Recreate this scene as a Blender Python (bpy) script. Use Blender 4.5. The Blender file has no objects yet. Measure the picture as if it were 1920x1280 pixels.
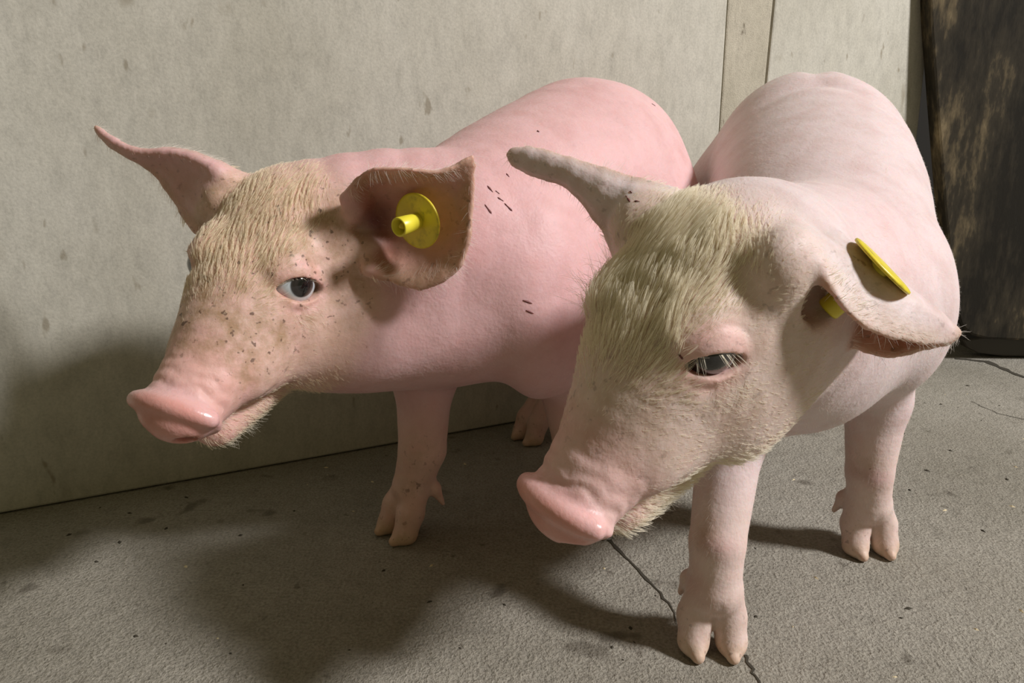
import bpy, math, time
import numpy as np
from mathutils import Vector, Matrix
T0 = time.time()
sc = bpy.context.scene
col = sc.collection
RNG = np.random.default_rng(7)

# ------------------------------------------------------------------ camera, world, lights, exposure
CAM_H, PITCH, FPX = .33, math.radians(15), 1400.0
cam = bpy.data.objects.new('camera', bpy.data.cameras.new('camera')); col.objects.link(cam)
cam.location = (0, 0, CAM_H); cam.rotation_euler = (math.pi/2 - PITCH, 0, 0)
cam.data.sensor_width = 36; cam.data.lens = 36*FPX/1920; cam.data.clip_start = .01
sc.camera = cam
sc.view_settings.view_transform = 'Standard'; sc.view_settings.look = 'None'
sc.view_settings.gamma = 1; sc.view_settings.use_curve_mapping = False
sc.view_settings.exposure = 0.0

w = bpy.data.worlds.new('barn_air'); sc.world = w; w.use_nodes = True
bg = w.node_tree.nodes['Background']; bg.inputs[0].default_value = (1.0, .90, .50, 1); bg.inputs[1].default_value = .150

def area(name, loc, target, sx, sy, power, colr):
    L = bpy.data.lights.new(name, 'AREA'); L.shape = 'RECTANGLE'; L.size = sx; L.size_y = sy
    L.energy = power; L.color = colr
    o = bpy.data.objects.new(name, L); col.objects.link(o); o.location = loc
    o.rotation_euler = (Vector(target)-Vector(loc)).to_track_quat('-Z', 'Y').to_euler()
    return o
area('barn_lamp', (2.48, -.44, 2.22), (.0, .6, .1), .42, .42, 138, (1, .97, .985))

# ------------------------------------------------------------------ helpers
CP, SP = math.cos(PITCH), math.sin(PITCH)
def W(u, v, Y):                      # a point of the place that the photograph shows at pixel u,v, at world depth Y
    a, b = (u-960)/FPX, (v-640)/FPX
    d = np.array([a, CP-SP*b, -(SP+CP*b)])
    return d*(Y/d[1]) + np.array([0, 0, CAM_H])

def unit(v): v = np.asarray(v, float); return v/np.linalg.norm(v)
def link(o, parent=None, base=None):
    col.objects.link(o)
    if parent: o.parent = parent
    return o
def empty(name, loc):
    o = bpy.data.objects.new(name, None); o.location = loc; o.empty_display_size = .05; return link(o)
def tag(o, label=None, cat=None, group=None, kind=None):
    for k, v in (('label', label), ('category', cat), ('group', group), ('kind', kind)):
        if v: o[k] = v
    return o
def mesh_obj(name, V, F, mat, parent=None, base=(0, 0, 0), smooth=True):
    V = np.asarray(V, float) - np.asarray(base)
    me = bpy.data.meshes.new(name)
    if isinstance(F, np.ndarray):
        me.vertices.add(len(V)); me.vertices.foreach_set('co', V.astype(np.float32).ravel())
        n, k = F.shape
        me.loops.add(n*k); me.loops.foreach_set('vertex_index', F.astype(np.int32).ravel())
        me.polygons.add(n); me.polygons.foreach_set('loop_start', np.arange(0, n*k, k, dtype=np.int32))
        me.update(calc_edges=True); me.validate()
    else:
        me.from_pydata([tuple(v) for v in V], [], F); me.update()
    if smooth: me.polygons.foreach_set('use_smooth', [True]*len(me.polygons))
    if mat: me.materials.append(mat)
    o = bpy.data.objects.new(name, me)
    return link(o, parent)

def nodes(name):
    m = bpy.data.materials.new(name); m.use_nodes = True
    nt = m.node_tree; b = nt.nodes['Principled BSDF']
    def N(t, **kw):
        n = nt.nodes.new(t)
        for k, v in kw.items():
            if k.startswith('i_'):
                n.inputs[k[2:].replace('_', ' ')].default_value = v
            else: setattr(n, k, v)
        return n
    return m, nt, b, N, nt.links.new
def ramp(N, stops):
    r = N('ShaderNodeValToRGB'); e = r.color_ramp.elements
    while len(e) < len(stops): e.new(.5)
    for q, (p, c) in zip(e, stops):
        q.position = p; q.color = (c, c, c, 1) if not isinstance(c, tuple) else (*c[:3], 1)
    return r

# ------------------------------------------------------------------ materials of the place
def concrete(name, c1, c2, dark, bump=.4, scale=1.0, streak=False, vary=.15, grain=.12):
    m, nt, b, N, L = nodes(name)
    tc = N('ShaderNodeTexCoord'); mp = N('ShaderNodeMapping'); L(tc.outputs['Object'], mp.inputs[0])
    if streak: mp.inputs['Scale'].default_value = (1, 1, .45)
    n1 = N('ShaderNodeTexNoise', i_Scale=5*scale, i_Detail=6.0, i_Roughness=.62); L(mp.outputs[0], n1.inputs[0])
    n2 = N('ShaderNodeTexNoise', i_Scale=85*scale, i_Detail=5.0, i_Roughness=.7); L(mp.outputs[0], n2.inputs[0])
    n3 = N('ShaderNodeTexNoise', i_Scale=420*scale, i_Detail=3.0, i_Roughness=.6); L(tc.outputs['Object'], n3.inputs[0])
    r1 = ramp(N, [(.32, c1), (.68, c2)]); L(n1.outputs[0], r1.inputs[0])
    mx = N('ShaderNodeMix', data_type='RGBA', blend_type='MULTIPLY'); mx.inputs[0].default_value = 1
    r2 = ramp(N, [(.25, 1-vary), (.5, 1.0), (.75, 1+vary*.6)]); L(n2.outputs[0], r2.inputs[0])
    L(r1.outputs[0], mx.inputs[6]); L(r2.outputs[0], mx.inputs[7])
    mx3 = N('ShaderNodeMix', data_type='RGBA', blend_type='MULTIPLY'); mx3.inputs[0].default_value = 1
    r3 = ramp(N, [(.28, 1-grain), (.5, 1.0), (.72, 1+grain*.8)]); L(n3.outputs[0], r3.inputs[0])
    L(mx.outputs[2], mx3.inputs[6]); L(r3.outputs[0], mx3.inputs[7])
    # scattered stains: sparse blotches of two sizes
    cur = mx3.outputs[2]
    for sc_, thr, seed in ((9*scale, .67, 3.3), (26*scale, .68, 7.1), (70*scale, .70, 1.7)):
        ns = N('ShaderNodeTexNoise', noise_dimensions='4D', i_Scale=sc_, i_Detail=2.5, i_Roughness=.5, i_W=seed); L(mp.outputs[0], ns.inputs[0])
        rs = ramp(N, [(thr-.025, 0.0), (thr+.03, .75)]); L(ns.outputs[0], rs.inputs[0])
        ms = N('ShaderNodeMix', data_type='RGBA'); L(rs.outputs[0], ms.inputs[0]); L(cur, ms.inputs[6]); ms.inputs[7].default_value = (*dark, 1)
        cur = ms.outputs[2]
    L(cur, b.inputs['Base Color'])
    b.inputs['Roughness'].default_value = .82; b.inputs['Specular IOR Level'].default_value = .3
    bp = N('ShaderNodeBump', i_Strength=bump, i_Distance=.004); ad = N('ShaderNodeMath', operation='ADD')
    mu = N('ShaderNodeMath', operation='MULTIPLY'); mu.inputs[1].default_value = .6
    L(n3.outputs[0], mu.inputs[0]); L(n2.outputs[0], ad.inputs[0]); L(mu.outputs[0], ad.inputs[1])
    L(ad.outputs[0], bp.inputs['Height']); L(bp.outputs[0], b.inputs['Normal'])
    return m

M_wall = concrete('pale_concrete', (.40, .38, .31), (.52, .50, .43), (.24, .21, .15), bump=.12, streak=True, vary=.17, grain=.12)
M_post = concrete('rough_concrete', (.36, .33, .25), (.47, .43, .34), (.10, .08, .05), bump=.35, scale=1.6, streak=True, vary=.18, grain=.15)
M_floor = concrete('worn_floor_concrete', (.245, .226, .180), (.335, .312, .260), (.12, .105, .08), bump=.85, vary=.18, grain=.34)
M_crack = nodes('crack_dirt')[0]; M_crack.node_tree.nodes['Principled BSDF'].inputs[0].default_value = (.045, .038, .025, 1)
M_crack.node_tree.nodes['Principled BSDF'].inputs['Roughness'].default_value = .95

def plain(name, c, rough=.5, spec=.5):
    m, nt, b, N, L = nodes(name)
    b.inputs[0].default_value = (*c, 1); b.inputs['Roughness'].default_value = rough; b.inputs['Specular IOR Level'].default_value = spec
    return m

# ------------------------------------------------------------------ the setting
def prism(name, poly, lo, hi, axis_x, axis_y, axis_n, org, mat, parent=None, base=(0, 0, 0), bevel=.003):
    """outline (2D) pushed from lo to hi along axis_n"""
    poly = list(poly); n = len(poly)
    ax, ay, an, org = map(np.asarray, (axis_x, axis_y, axis_n, org))
    V = [org+ax*p[0]+ay*p[1]+an*d for d in (lo, hi) for p in poly]
    F = [tuple(range(n))[::-1], tuple(range(n, 2*n))] + [(i, (i+1) % n, n+(i+1) % n, n+i) for i in range(n)]
    o = mesh_obj(name, V, F, mat, parent, base, smooth=False)
    if bevel:
        bv = o.modifiers.new('bevel', 'BEVEL'); bv.width = bevel; bv.segments = 2; bv.limit_method = 'ANGLE'
    return o

# floor: a gently uneven slab
gx, gy = np.meshgrid(np.linspace(-1.6, 2.0, 121), np.linspace(-.8, 1.9, 91), indexing='ij')
rz = .0
FV = np.stack([gx, gy, np.zeros_like(gx)], -1).reshape(-1, 3)
idx = np.arange(121*91).reshape(121, 91)
FF = np.stack([idx[:-1, :-1], idx[1:, :-1], idx[1:, 1:], idx[:-1, 1:]], -1).reshape(-1, 4)
floor = tag(mesh_obj('floor', FV, FF, M_floor), kind='structure')

WO = np.array([-.468, .619, 0]); WD = np.array([.494, .241, 0]); WD /= np.linalg.norm(WD); WN = np.array([-WD[1], WD[0], 0])  # wall foot, run, away from the room
UP = np.array([0, 0, 1.])
wall = tag(empty('wall_back', tuple(WO+WN*.03)), kind='structure')
def wall_sz(u, v):    # run along the wall and height of the pixel
    p0 = W(u, v, .5)-[0, 0, CAM_H]; t = WN.dot(WO)/WN.dot(p0); q = p0*t-WO; return float(q.dot(WD)), float(p0[2]*t+CAM_H)
def edge(p, q):
    (s0, z0), (s1, z1) = wall_sz(*p), wall_sz(*q); k = (s1-s0)/(z1-z0)
    return (s0-k*z0, s0+k*(1-z0))       # run at the floor and at 1 m
eA, eB, eE = edge((1366, 0), (1351, 230)), edge((1453, 0), (1440, 130)), edge((1748, 0), (1720, 256))
WT = 1.0
wb = WO+WN*.03
def wp(name, s0, s1, mat, d=0.0, top=WT):
    return prism(name, [(s0[0], .0012), (s1[0], .0012), (s1[1], top), (s0[1], top)], d, .06, WD, UP, WN, WO, mat, wall, wb, .0025)
sh = lambda e, d: (e[0]+d, e[1]+d)
wp('concrete_panel', (-1.3, -1.3), sh(eA, -.0009), M_wall)
wp('concrete_post', sh(eA, .0009), sh(eB, -.0006), M_post, .0015)
wp('concrete_panel', sh(eB, .0006), eE, M_wall)
prism('joint_backing', [(-1.3, .0), (eE[0]-.01, .0), (eE[1]-.01, .98), (-1.3, .98)], .012, .05, WD, UP, WN, WO, M_crack, wall, wb, 0)

# dark boards past the end of the wall, and a near-black backing for the shaded gap behind them
def board_mat():
    m, nt, b, N, L = nodes('grimy_board')
    tc = N('ShaderNodeTexCoord'); mp = N('ShaderNodeMapping'); L(tc.outputs['Object'], mp.inputs[0]); mp.inputs['Scale'].default_value = (1, 1, .28)
    n1 = N('ShaderNodeTexNoise', i_Scale=11, i_Detail=6.0, i_Roughness=.68); L(mp.outputs[0], n1.inputs[0])
    n2 = N('ShaderNodeTexNoise', i_Scale=70, i_Detail=5.0, i_Roughness=.7); L(mp.outputs[0], n2.inputs[0])
    sx = N('ShaderNodeSeparateXYZ'); L(tc.outputs['Object'], sx.inputs[0])
    mr = N('ShaderNodeMapRange'); mr.inputs[1].default_value = .0; mr.inputs[2].default_value = .07; mr.inputs[3].default_value = .13; mr.inputs[4].default_value = 0; L(sx.outputs[0], mr.inputs[0])
    a1 = N('ShaderNodeMath', operation='ADD'); L(n1.outputs[0], a1.inputs[0]); L(mr.outputs[0], a1.inputs[1])
    a2 = N('ShaderNodeMath', operation='MULTIPLY_ADD'); a2.inputs[1].default_value = .35; L(n2.outputs[0], a2.inputs[0]); L(a1.outputs[0], a2.inputs[2])
    r = ramp(N, [(.66, (.014, .012, .008)), (.78, (.034, .028, .018)), (.86, (.11, .085, .048)), (.96, (.26, .20, .11))]); L(a2.outputs[0], r.inputs[0]); L(r.outputs[0], b.inputs[0])
    b.inputs['Roughness'].default_value = .8; b.inputs['Specular IOR Level'].default_value = .15
    bp = N('ShaderNodeBump', i_Strength=.5, i_Distance=.004); L(a2.outputs[0], bp.inputs['Height']); L(bp.outputs[0], b.inputs['Normal'])
    return m
M_board = board_mat(); M_rail = plain('dirty_dark_rail', (.055, .048, .036), .6)
BY = 1.10; X1, Z1 = np.array([1., 0, 0]), UP; YN = np.array([0, 1., 0])
def outline(px, Y, o): return [((W(u, v, Y)-o)[0], (W(u, v, Y)-o)[2]) for u, v in px]
bo = W(1745, 640, BY); bo[2] = 0
board = prism('wooden_board', outline([(1735, -160), (1746, 60), (1757, 210), (1770, 380), (1784, 520), (1793, 585), (1803, 613), (1822, 629), (1850, 636), (2300, 656), (2300, -160)][::-1], BY, bo), 0, .028, X1, Z1, YN, bo, M_board, None, bo, .004)
tag(board, 'dark grimy upright board with worn tan edge beyond the pen wall', 'board')
board.location = Vector(bo)
ro = W(1745, 668, BY+.031); ro[2] = 0
rail = prism('wooden_rail', outline([(1806, 637), (1815, 652), (1835, 662), (1880, 668), (2300, 678), (2300, 640), (1850, 630)], BY+.031, ro), 0, .03, X1, Z1, YN, ro, M_rail, None, ro, .003)
tag(rail, 'low dark rail at the floor below the grimy upright board', 'rail'); rail.location = Vector(ro)
M_dark = plain('gap_shade_black', (.018, .016, .012), .95)  # darkness of the gap put into the colour, near black even when lit
bw = prism('wall_right', [(-.9, 0), (1.4, 0), (1.4, 1.4), (-.9, 1.4)], 0, .05, X1, Z1, YN, np.array([.9, 1.45, 0]), M_dark, None, (.9, 1.45, 0), 0)
bw.location = (.9, 1.45, 0); tag(bw, kind='structure')
def strip(name, pts, widths, z=.0006):
    P3 = [np.array([*(W(u, v, 1)*0)[:0]]) for u, v in ()]
    G = []
    for u, v in pts:
        d = W(u, v, 1.0)-[0, 0, CAM_H]; G.append(np.array([0, 0, CAM_H])+d*(-CAM_H/d[2]))
    V, F = [], []
    D = []
    for i in range(len(G)-1):
        for k in range(5):
            t = k/5; D.append((G[i]*(1-t)+G[i+1]*t, widths[i]*(1-t)+widths[i+1]*t))
    D.append((G[-1], widths[-1]))
    for i, (p, wd) in enumerate(D):
        dr = unit(D[min(i+1, len(D)-1)][0]-D[max(i-1, 0)][0]); n = np.array([-dr[1], dr[0], 0]); j = RNG.normal(0, .0007)
        wd = wd*RNG.uniform(.5, 1.4); V += [p+n*(j+wd)+[0, 0, z], p+n*(j-wd)+[0, 0, z]]
    F = [(2*i, 2*i+1, 2*i+3, 2*i+2) for i in range(len(D)-1)]
    return mesh_obj(name, V, F, M_crack, floor, smooth=False)
strip('crack', [(1142, 1012), (1180, 1052), (1225, 1095), (1262, 1140), (1275, 1190)], [.0016, .0010, .0011, .0007, .0004])
strip('crack', [(1398, 1228), (1412, 1262), (1430, 1290)], [.0008, .0010, .0006])
strip('crack', [(1790, 672), (1850, 678), (1905, 702), (1990, 730)], [.006, .005, .004, .004])
strip('crack', [(1820, 752), (1870, 775), (1935, 790)], [.0005, .0006, .0004])
# crumbs of straw and dirt lying about
FEET = [(-.099, .58), (.071, .589), (.012, .79), (.115, .748), (.1335, .4285), (.296, .552), (.407, .872), (.26, .885)]
def crumbs(name, n, mat, size, seed):
    r = np.random.default_rng(seed); V, F = [], []
    for _ in range(n):
        c = np.array([r.uniform(-.45, .65), r.uniform(.40, 1.0), 0])
        if (c-WO).dot(WN) > -.01 or any(np.hypot(c[0]-f[0], c[1]-f[1]) < .05 for f in FEET): continue
        s_ = size*r.uniform(.5, 1.3); a = r.uniform(0, 6.3); ex = np.array([math.cos(a), math.sin(a), 0]); ey = np.array([-ex[1], ex[0], 0]); st = r.uniform(1, 2.4)
        b = len(V); V += [c+ex*s_*st, c+ey*s_, c-ex*s_*st, c-ey*s_, c+[0, 0, s_*.9], c-[0, 0, .0005]]
        F += [(b, b+1, b+4), (b+1, b+2, b+4), (b+2, b+3, b+4), (b+3, b, b+4), (b+1, b, b+5), (b+2, b+1, b+5), (b+3, b+2, b+5), (b, b+3, b+5)]
    o = mesh_obj(name, V, F, mat, smooth=False); return o
tag(crumbs('straw_crumbs', 60, plain('straw', (.62, .52, .32), .7), .0012, 4), 'tiny pale straw crumbs scattered over the floor', 'crumbs', kind='stuff')
tag(crumbs('dirt_crumbs', 110, M_crack, .0014, 9), 'small dark dirt crumbs scattered over the floor', 'crumbs', kind='stuff')

# ------------------------------------------------------------------ implicit sculpting
def rotvec(w):
    w = np.asarray(w, float); a = np.linalg.norm(w); k = w/(a+1e-12)
    K = np.array([[0, -k[2], k[1]], [k[2], 0, -k[0]], [-k[1], k[0], 0]])
    return np.eye(3)+math.sin(a)*K+(1-math.cos(a))*K@K
def smin(a, b, k):
    if k <= 0: return np.minimum(a, b)
    h = np.clip(.5+.5*(b-a)/k, 0, 1); return b+(a-b)*h-k*h*(1-h)
def smax(a, b, k): return -smin(-a, -b, k)
def hashn(p, s=1.0, seed=0.0):       # cheap smooth pseudo noise, -1..1
    x, y, z = p[..., 0]*s, p[..., 1]*s, p[..., 2]*s
    return (np.sin(x*1.7+y*2.3+seed)+np.sin(y*1.9-z*2.7+seed*1.3+1.1)+np.sin(z*2.1+x*1.3-y*.7+seed*.7+2.3)+np.sin(x*3.9-y*3.1+z*2.9+seed*2.1)*.6)/3.6

class Sculpt:
    def __init__(s): s.ops = []
    def add(s, fn, a, b, r, k=.01, op='u'):       # fn(points)->distance, valid near segment a-b with reach r
        s.ops.append((fn, np.asarray(a, float), np.asarray(b, float), r, k, op))
    def cone(s, a, b, ra, rb, k=.01, op='u'):
        a, b = np.asarray(a, float), np.asarray(b, float); d = b-a; L2 = d.dot(d)
        def f(p):
            t = np.clip(((p-a)@d)/L2, 0, 1)
            return np.linalg.norm(p-a-t[..., None]*d, axis=-1)-(ra+(rb-ra)*t)
        s.add(f, a, b, max(ra, rb), k, op)
    def chain(s, pts, rad, k=.01, op='u'):
        for i in range(len(pts)-1): s.cone(pts[i], pts[i+1], rad[i], rad[i+1], k, op)
    def tube(s, pts, rad, k=.004, op='u', n=0):       # one smooth bent tube, no swelling at the joints
        P = np.asarray(pts, float); r = np.asarray(rad, float)
        if n:
            t = np.linspace(0, len(P)-1, n); j = np.arange(len(P))
            co = [np.polyfit(j, P[:, c], min(len(P)-1, 4)) for c in range(3)]; r = np.interp(t, j, r); P = np.stack([np.polyval(c, t) for c in co], 1)
        def f(p):
            best = None
            for i in range(len(P)-1):
                a, d = P[i], P[i+1]-P[i]; t = np.clip(((p-a)@d)/d.dot(d), 0, 1); v = np.linalg.norm(p-a-t[..., None]*d, axis=-1)-(r[i]+(r[i+1]-r[i])*t)
                best = v if best is None else np.minimum(best, v)
            return best
        c = P.mean(0); s.add(f, c, c, np.linalg.norm(P-c, axis=1).max()+r.max(), k, op)
    def ell(s, c, r, R=None, k=.01, op='u'):
        c = np.asarray(c, float); r = np.asarray(r, float); R = np.eye(3) if R is None else R
        def f(p):
            q = (p-c)@R; k0 = np.linalg.norm(q/r, axis=-1); k1 = np.linalg.norm(q/(r*r), axis=-1)+1e-9
            return k0*(k0-1)/k1
        s.add(f, c, c, r.max(), k, op)
    def loft(s, C, Wd, Hd, k=.02, lat=None):      # tube of elliptic sections along centres C
        C = np.asarray(C, float)
        n = len(C); tt = np.linspace(0, n-1, (n-1)*3+1)
        def cr(A):
            A = np.asarray(A, float); out = []
            for t in tt:
                i = min(int(t), n-2); u = t-i
                p0, p1, p2, p3 = A[max(i-1, 0)], A[i], A[i+1], A[min(i+2, n-1)]
                out.append(.5*((2*p1)+(-p0+p2)*u+(2*p0-5*p1+4*p2-p3)*u*u+(-p0+3*p1-3*p2+p3)*u**3))
            return np.array(out)
        C, Wd, Hd = cr(C), cr(Wd), cr(Hd)
        fn = [None]
        def f(p):
            best = None
            for i in range(len(C)-1):
                a, d = C[i], C[i+1]-C[i]; L2 = d.dot(d); ax = d/math.sqrt(L2)
                la = unit(np.cross([0, 0, 1.], ax)) if lat is None else unit(lat-ax*ax.dot(lat)); ve = np.cross(ax, la)
                q = p-a; t = np.clip((q@d)/L2, 0, 1); q = q-t[..., None]*d
                wd, hd = Wd[i]+(Wd[i+1]-Wd[i])*t, Hd[i]+(Hd[i+1]-Hd[i])*t
                rr = np.minimum(wd, hd)
                x, y, z = (q@ax)/rr, (q@la)/wd, (q@ve)/hd
                k0 = np.sqrt(x*x+y*y+z*z)+1e-9; k1 = np.sqrt((x/rr)**2+(y/wd)**2+(z/hd)**2)+1e-9
                dd = k0*(k0-1)/k1
                best = dd if best is None else np.minimum(best, dd)
            return best
        s.add(f, C[0], C[-1], max(Wd.max(), Hd.max())+.03, k)
    def value(s, P, cen=None, half=0.0):
        """P (nb,m,3): blocks with centres cen and half-diagonal half"""
        D = np.full(P.shape[:2], .08)
        for fn, a, b, r, k, op in s.ops:
            if cen is not None:
                d = b-a; L2 = d.dot(d)+1e-12; t = np.clip(((cen-a)@d)/L2, 0, 1)
                m = np.linalg.norm(cen-a-t[:, None]*d, axis=-1) < r+half+k+.006
                if not m.any(): continue
                q = P[m]; v = fn(q)
                if op == 'u': D[m] = smin(D[m], v, k)
                elif op == 's': D[m] = smax(D[m], -v, k)
                else: D[m] = D[m]+v
            else:
                v = fn(P)
                if op == 'u': D = smin(D, v, k)
                elif op == 's': D = smax(D, -v, k)
                else: D = D+v
        return D
    def mesh(s, lo, hi, h, relax=2):
        lo = np.asarray(lo, float); hi = np.asarray(hi, float); B = 8; bs = B*h
        nb = np.ceil((hi-lo)/bs).astype(int)
        ci = np.stack(np.meshgrid(*[np.arange(n) for n in nb], indexing='ij'), -1).reshape(-1, 3)
        cc = lo+(ci+.5)*bs-h*.5
        dc = s.value(cc[:, None, :], cc, bs*1.7)[:, 0]
        near = np.abs(dc) < bs*1.6
        F = np.repeat(np.repeat(np.repeat(dc.reshape(nb).astype(np.float32), B, 0), B, 1), B, 2)
        li = np.stack(np.meshgrid(*[np.arange(B)]*3, indexing='ij'), -1).reshape(-1, 3)
        sel = ci[near]; cen = cc[near]
        for c0 in range(0, len(sel), 1500):
            sb = sel[c0:c0+1500]
            gi = sb[:, None, :]*B+li[None]
            v = s.value(lo+gi*h, cen[c0:c0+1500], bs*.87)
            F[gi[..., 0], gi[..., 1], gi[..., 2]] = v
        return surface_nets(F, lo, h, relax)

def surface_nets(F, lo, h, relax):
    S = F < 0
    any_ = S[:-1, :-1, :-1].copy(); all_ = any_.copy()
    for o in ((1, 0, 0), (0, 1, 0), (0, 0, 1), (1, 1, 0), (1, 0, 1), (0, 1, 1), (1, 1, 1)):
        q = S[o[0]:S.shape[0]-1+o[0], o[1]:S.shape[1]-1+o[1], o[2]:S.shape[2]-1+o[2]]
        any_ |= q; all_ &= q
    act = np.argwhere(any_ & ~all_)
    vid = np.full(any_.shape, -1, np.int32); vid[tuple(act.T)] = np.arange(len(act))
    cor = {o: F[act[:, 0]+o[0], act[:, 1]+o[1], act[:, 2]+o[2]] for o in
           ((i, j, k) for i in (0, 1) for j in (0, 1) for k in (0, 1))}
    acc = np.zeros((len(act), 3)); cnt = np.zeros(len(act))
    for o in cor:
        for ax in range(3):
            if o[ax]: continue
            e = list(o); e[ax] = 1; a, b = cor[o], cor[tuple(e)]
            m = (a < 0) != (b < 0); t = np.where(m, a/np.where(m, a-b, 1), 0)
            p = np.tile(np.array(o, float), (len(act), 1)); p[:, ax] = t
            acc += p*m[:, None]; cnt += m
    V = lo+(act+acc/cnt[:, None])*h
    faces = []
    for ax in range(3):
        sl0 = [slice(None)]*3; sl1 = [slice(None)]*3; sl0[ax] = slice(0, -1); sl1[ax] = slice(1, None)
        d = S[tuple(sl0)] != S[tuple(sl1)]
        e = np.argwhere(d); u_, v_ = (ax+1) % 3, (ax+2) % 3
        ok = (e[:, u_] > 0) & (e[:, v_] > 0) & (e[:, u_] < vid.shape[u_]) & (e[:, v_] < vid.shape[v_]); e = e[ok]
        q = []
        for du, dv in ((-1, -1), (0, -1), (0, 0), (-1, 0)):
            c = e.copy(); c[:, u_] += du; c[:, v_] += dv; q.append(vid[tuple(c.T)])
        q = np.stack(q, 1); ins = S[tuple(e.T)]
        q[~ins] = q[~ins][:, ::-1]
        faces.append(q)
    Fc = np.concatenate(faces); Fc = Fc[(Fc >= 0).all(1)]
    E = np.concatenate([Fc[:, [0, 1]], Fc[:, [1, 2]], Fc[:, [2, 3]], Fc[:, [3, 0]]])
    n = len(V); deg = np.bincount(E[:, 0], minlength=n)+1e-9
    for it in range(relax):
        for lam in (.5, -.2):
            avg = np.stack([np.bincount(E[:, 0], V[E[:, 1], c], n)/deg for c in range(3)], 1)
            V = V+lam*(avg-V)
    return V, Fc

def normals_of(V, F):
    a = np.cross(V[F[:, 2]]-V[F[:, 0]], V[F[:, 3]]-V[F[:, 1]])
    N = np.zeros_like(V)
    for k in range(4):
        for c in range(3): N[:, c] += np.bincount(F[:, k], a[:, c], len(V))
    return N/(np.linalg.norm(N, axis=1)[:, None]+1e-12)

def grid_dense(G, nu, nv):            # Catmull-Rom through a grid of points
    G = np.asarray(G, float)
    def cr(A, m):
        n = len(A); out = []
        for t in np.linspace(0, n-1, m):
            i = min(int(t), n-2); u = t-i
            p0 = A[i-1] if i > 0 else 2*A[0]-A[1]; p3 = A[i+2] if i+2 < n else 2*A[-1]-A[-2]
            p1, p2 = A[i], A[i+1]
            out.append(.5*((2*p1)+(-p0+p2)*u+(2*p0-5*p1+4*p2-p3)*u*u+(-p0+3*p1-3*p2+p3)*u**3))
        return np.array(out)
    return cr(cr(G, nv).swapaxes(0, 1), nu).swapaxes(0, 1)   # (nv,nu,3)

# ------------------------------------------------------------------ pig anatomy
EYE_C = np.array([-.001, .0308, 0.]); EYE_R = .0150
def eye_frame(sy):
    e = unit([.52, .82*sy, .20]); hz = unit(np.cross([0, 0, 1.], e))*sy; ve = unit(np.cross(e, hz)*1.0)
    if ve[2] < 0: ve = -ve
    return e, hz, ve            # outward, toward the rear, up

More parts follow.
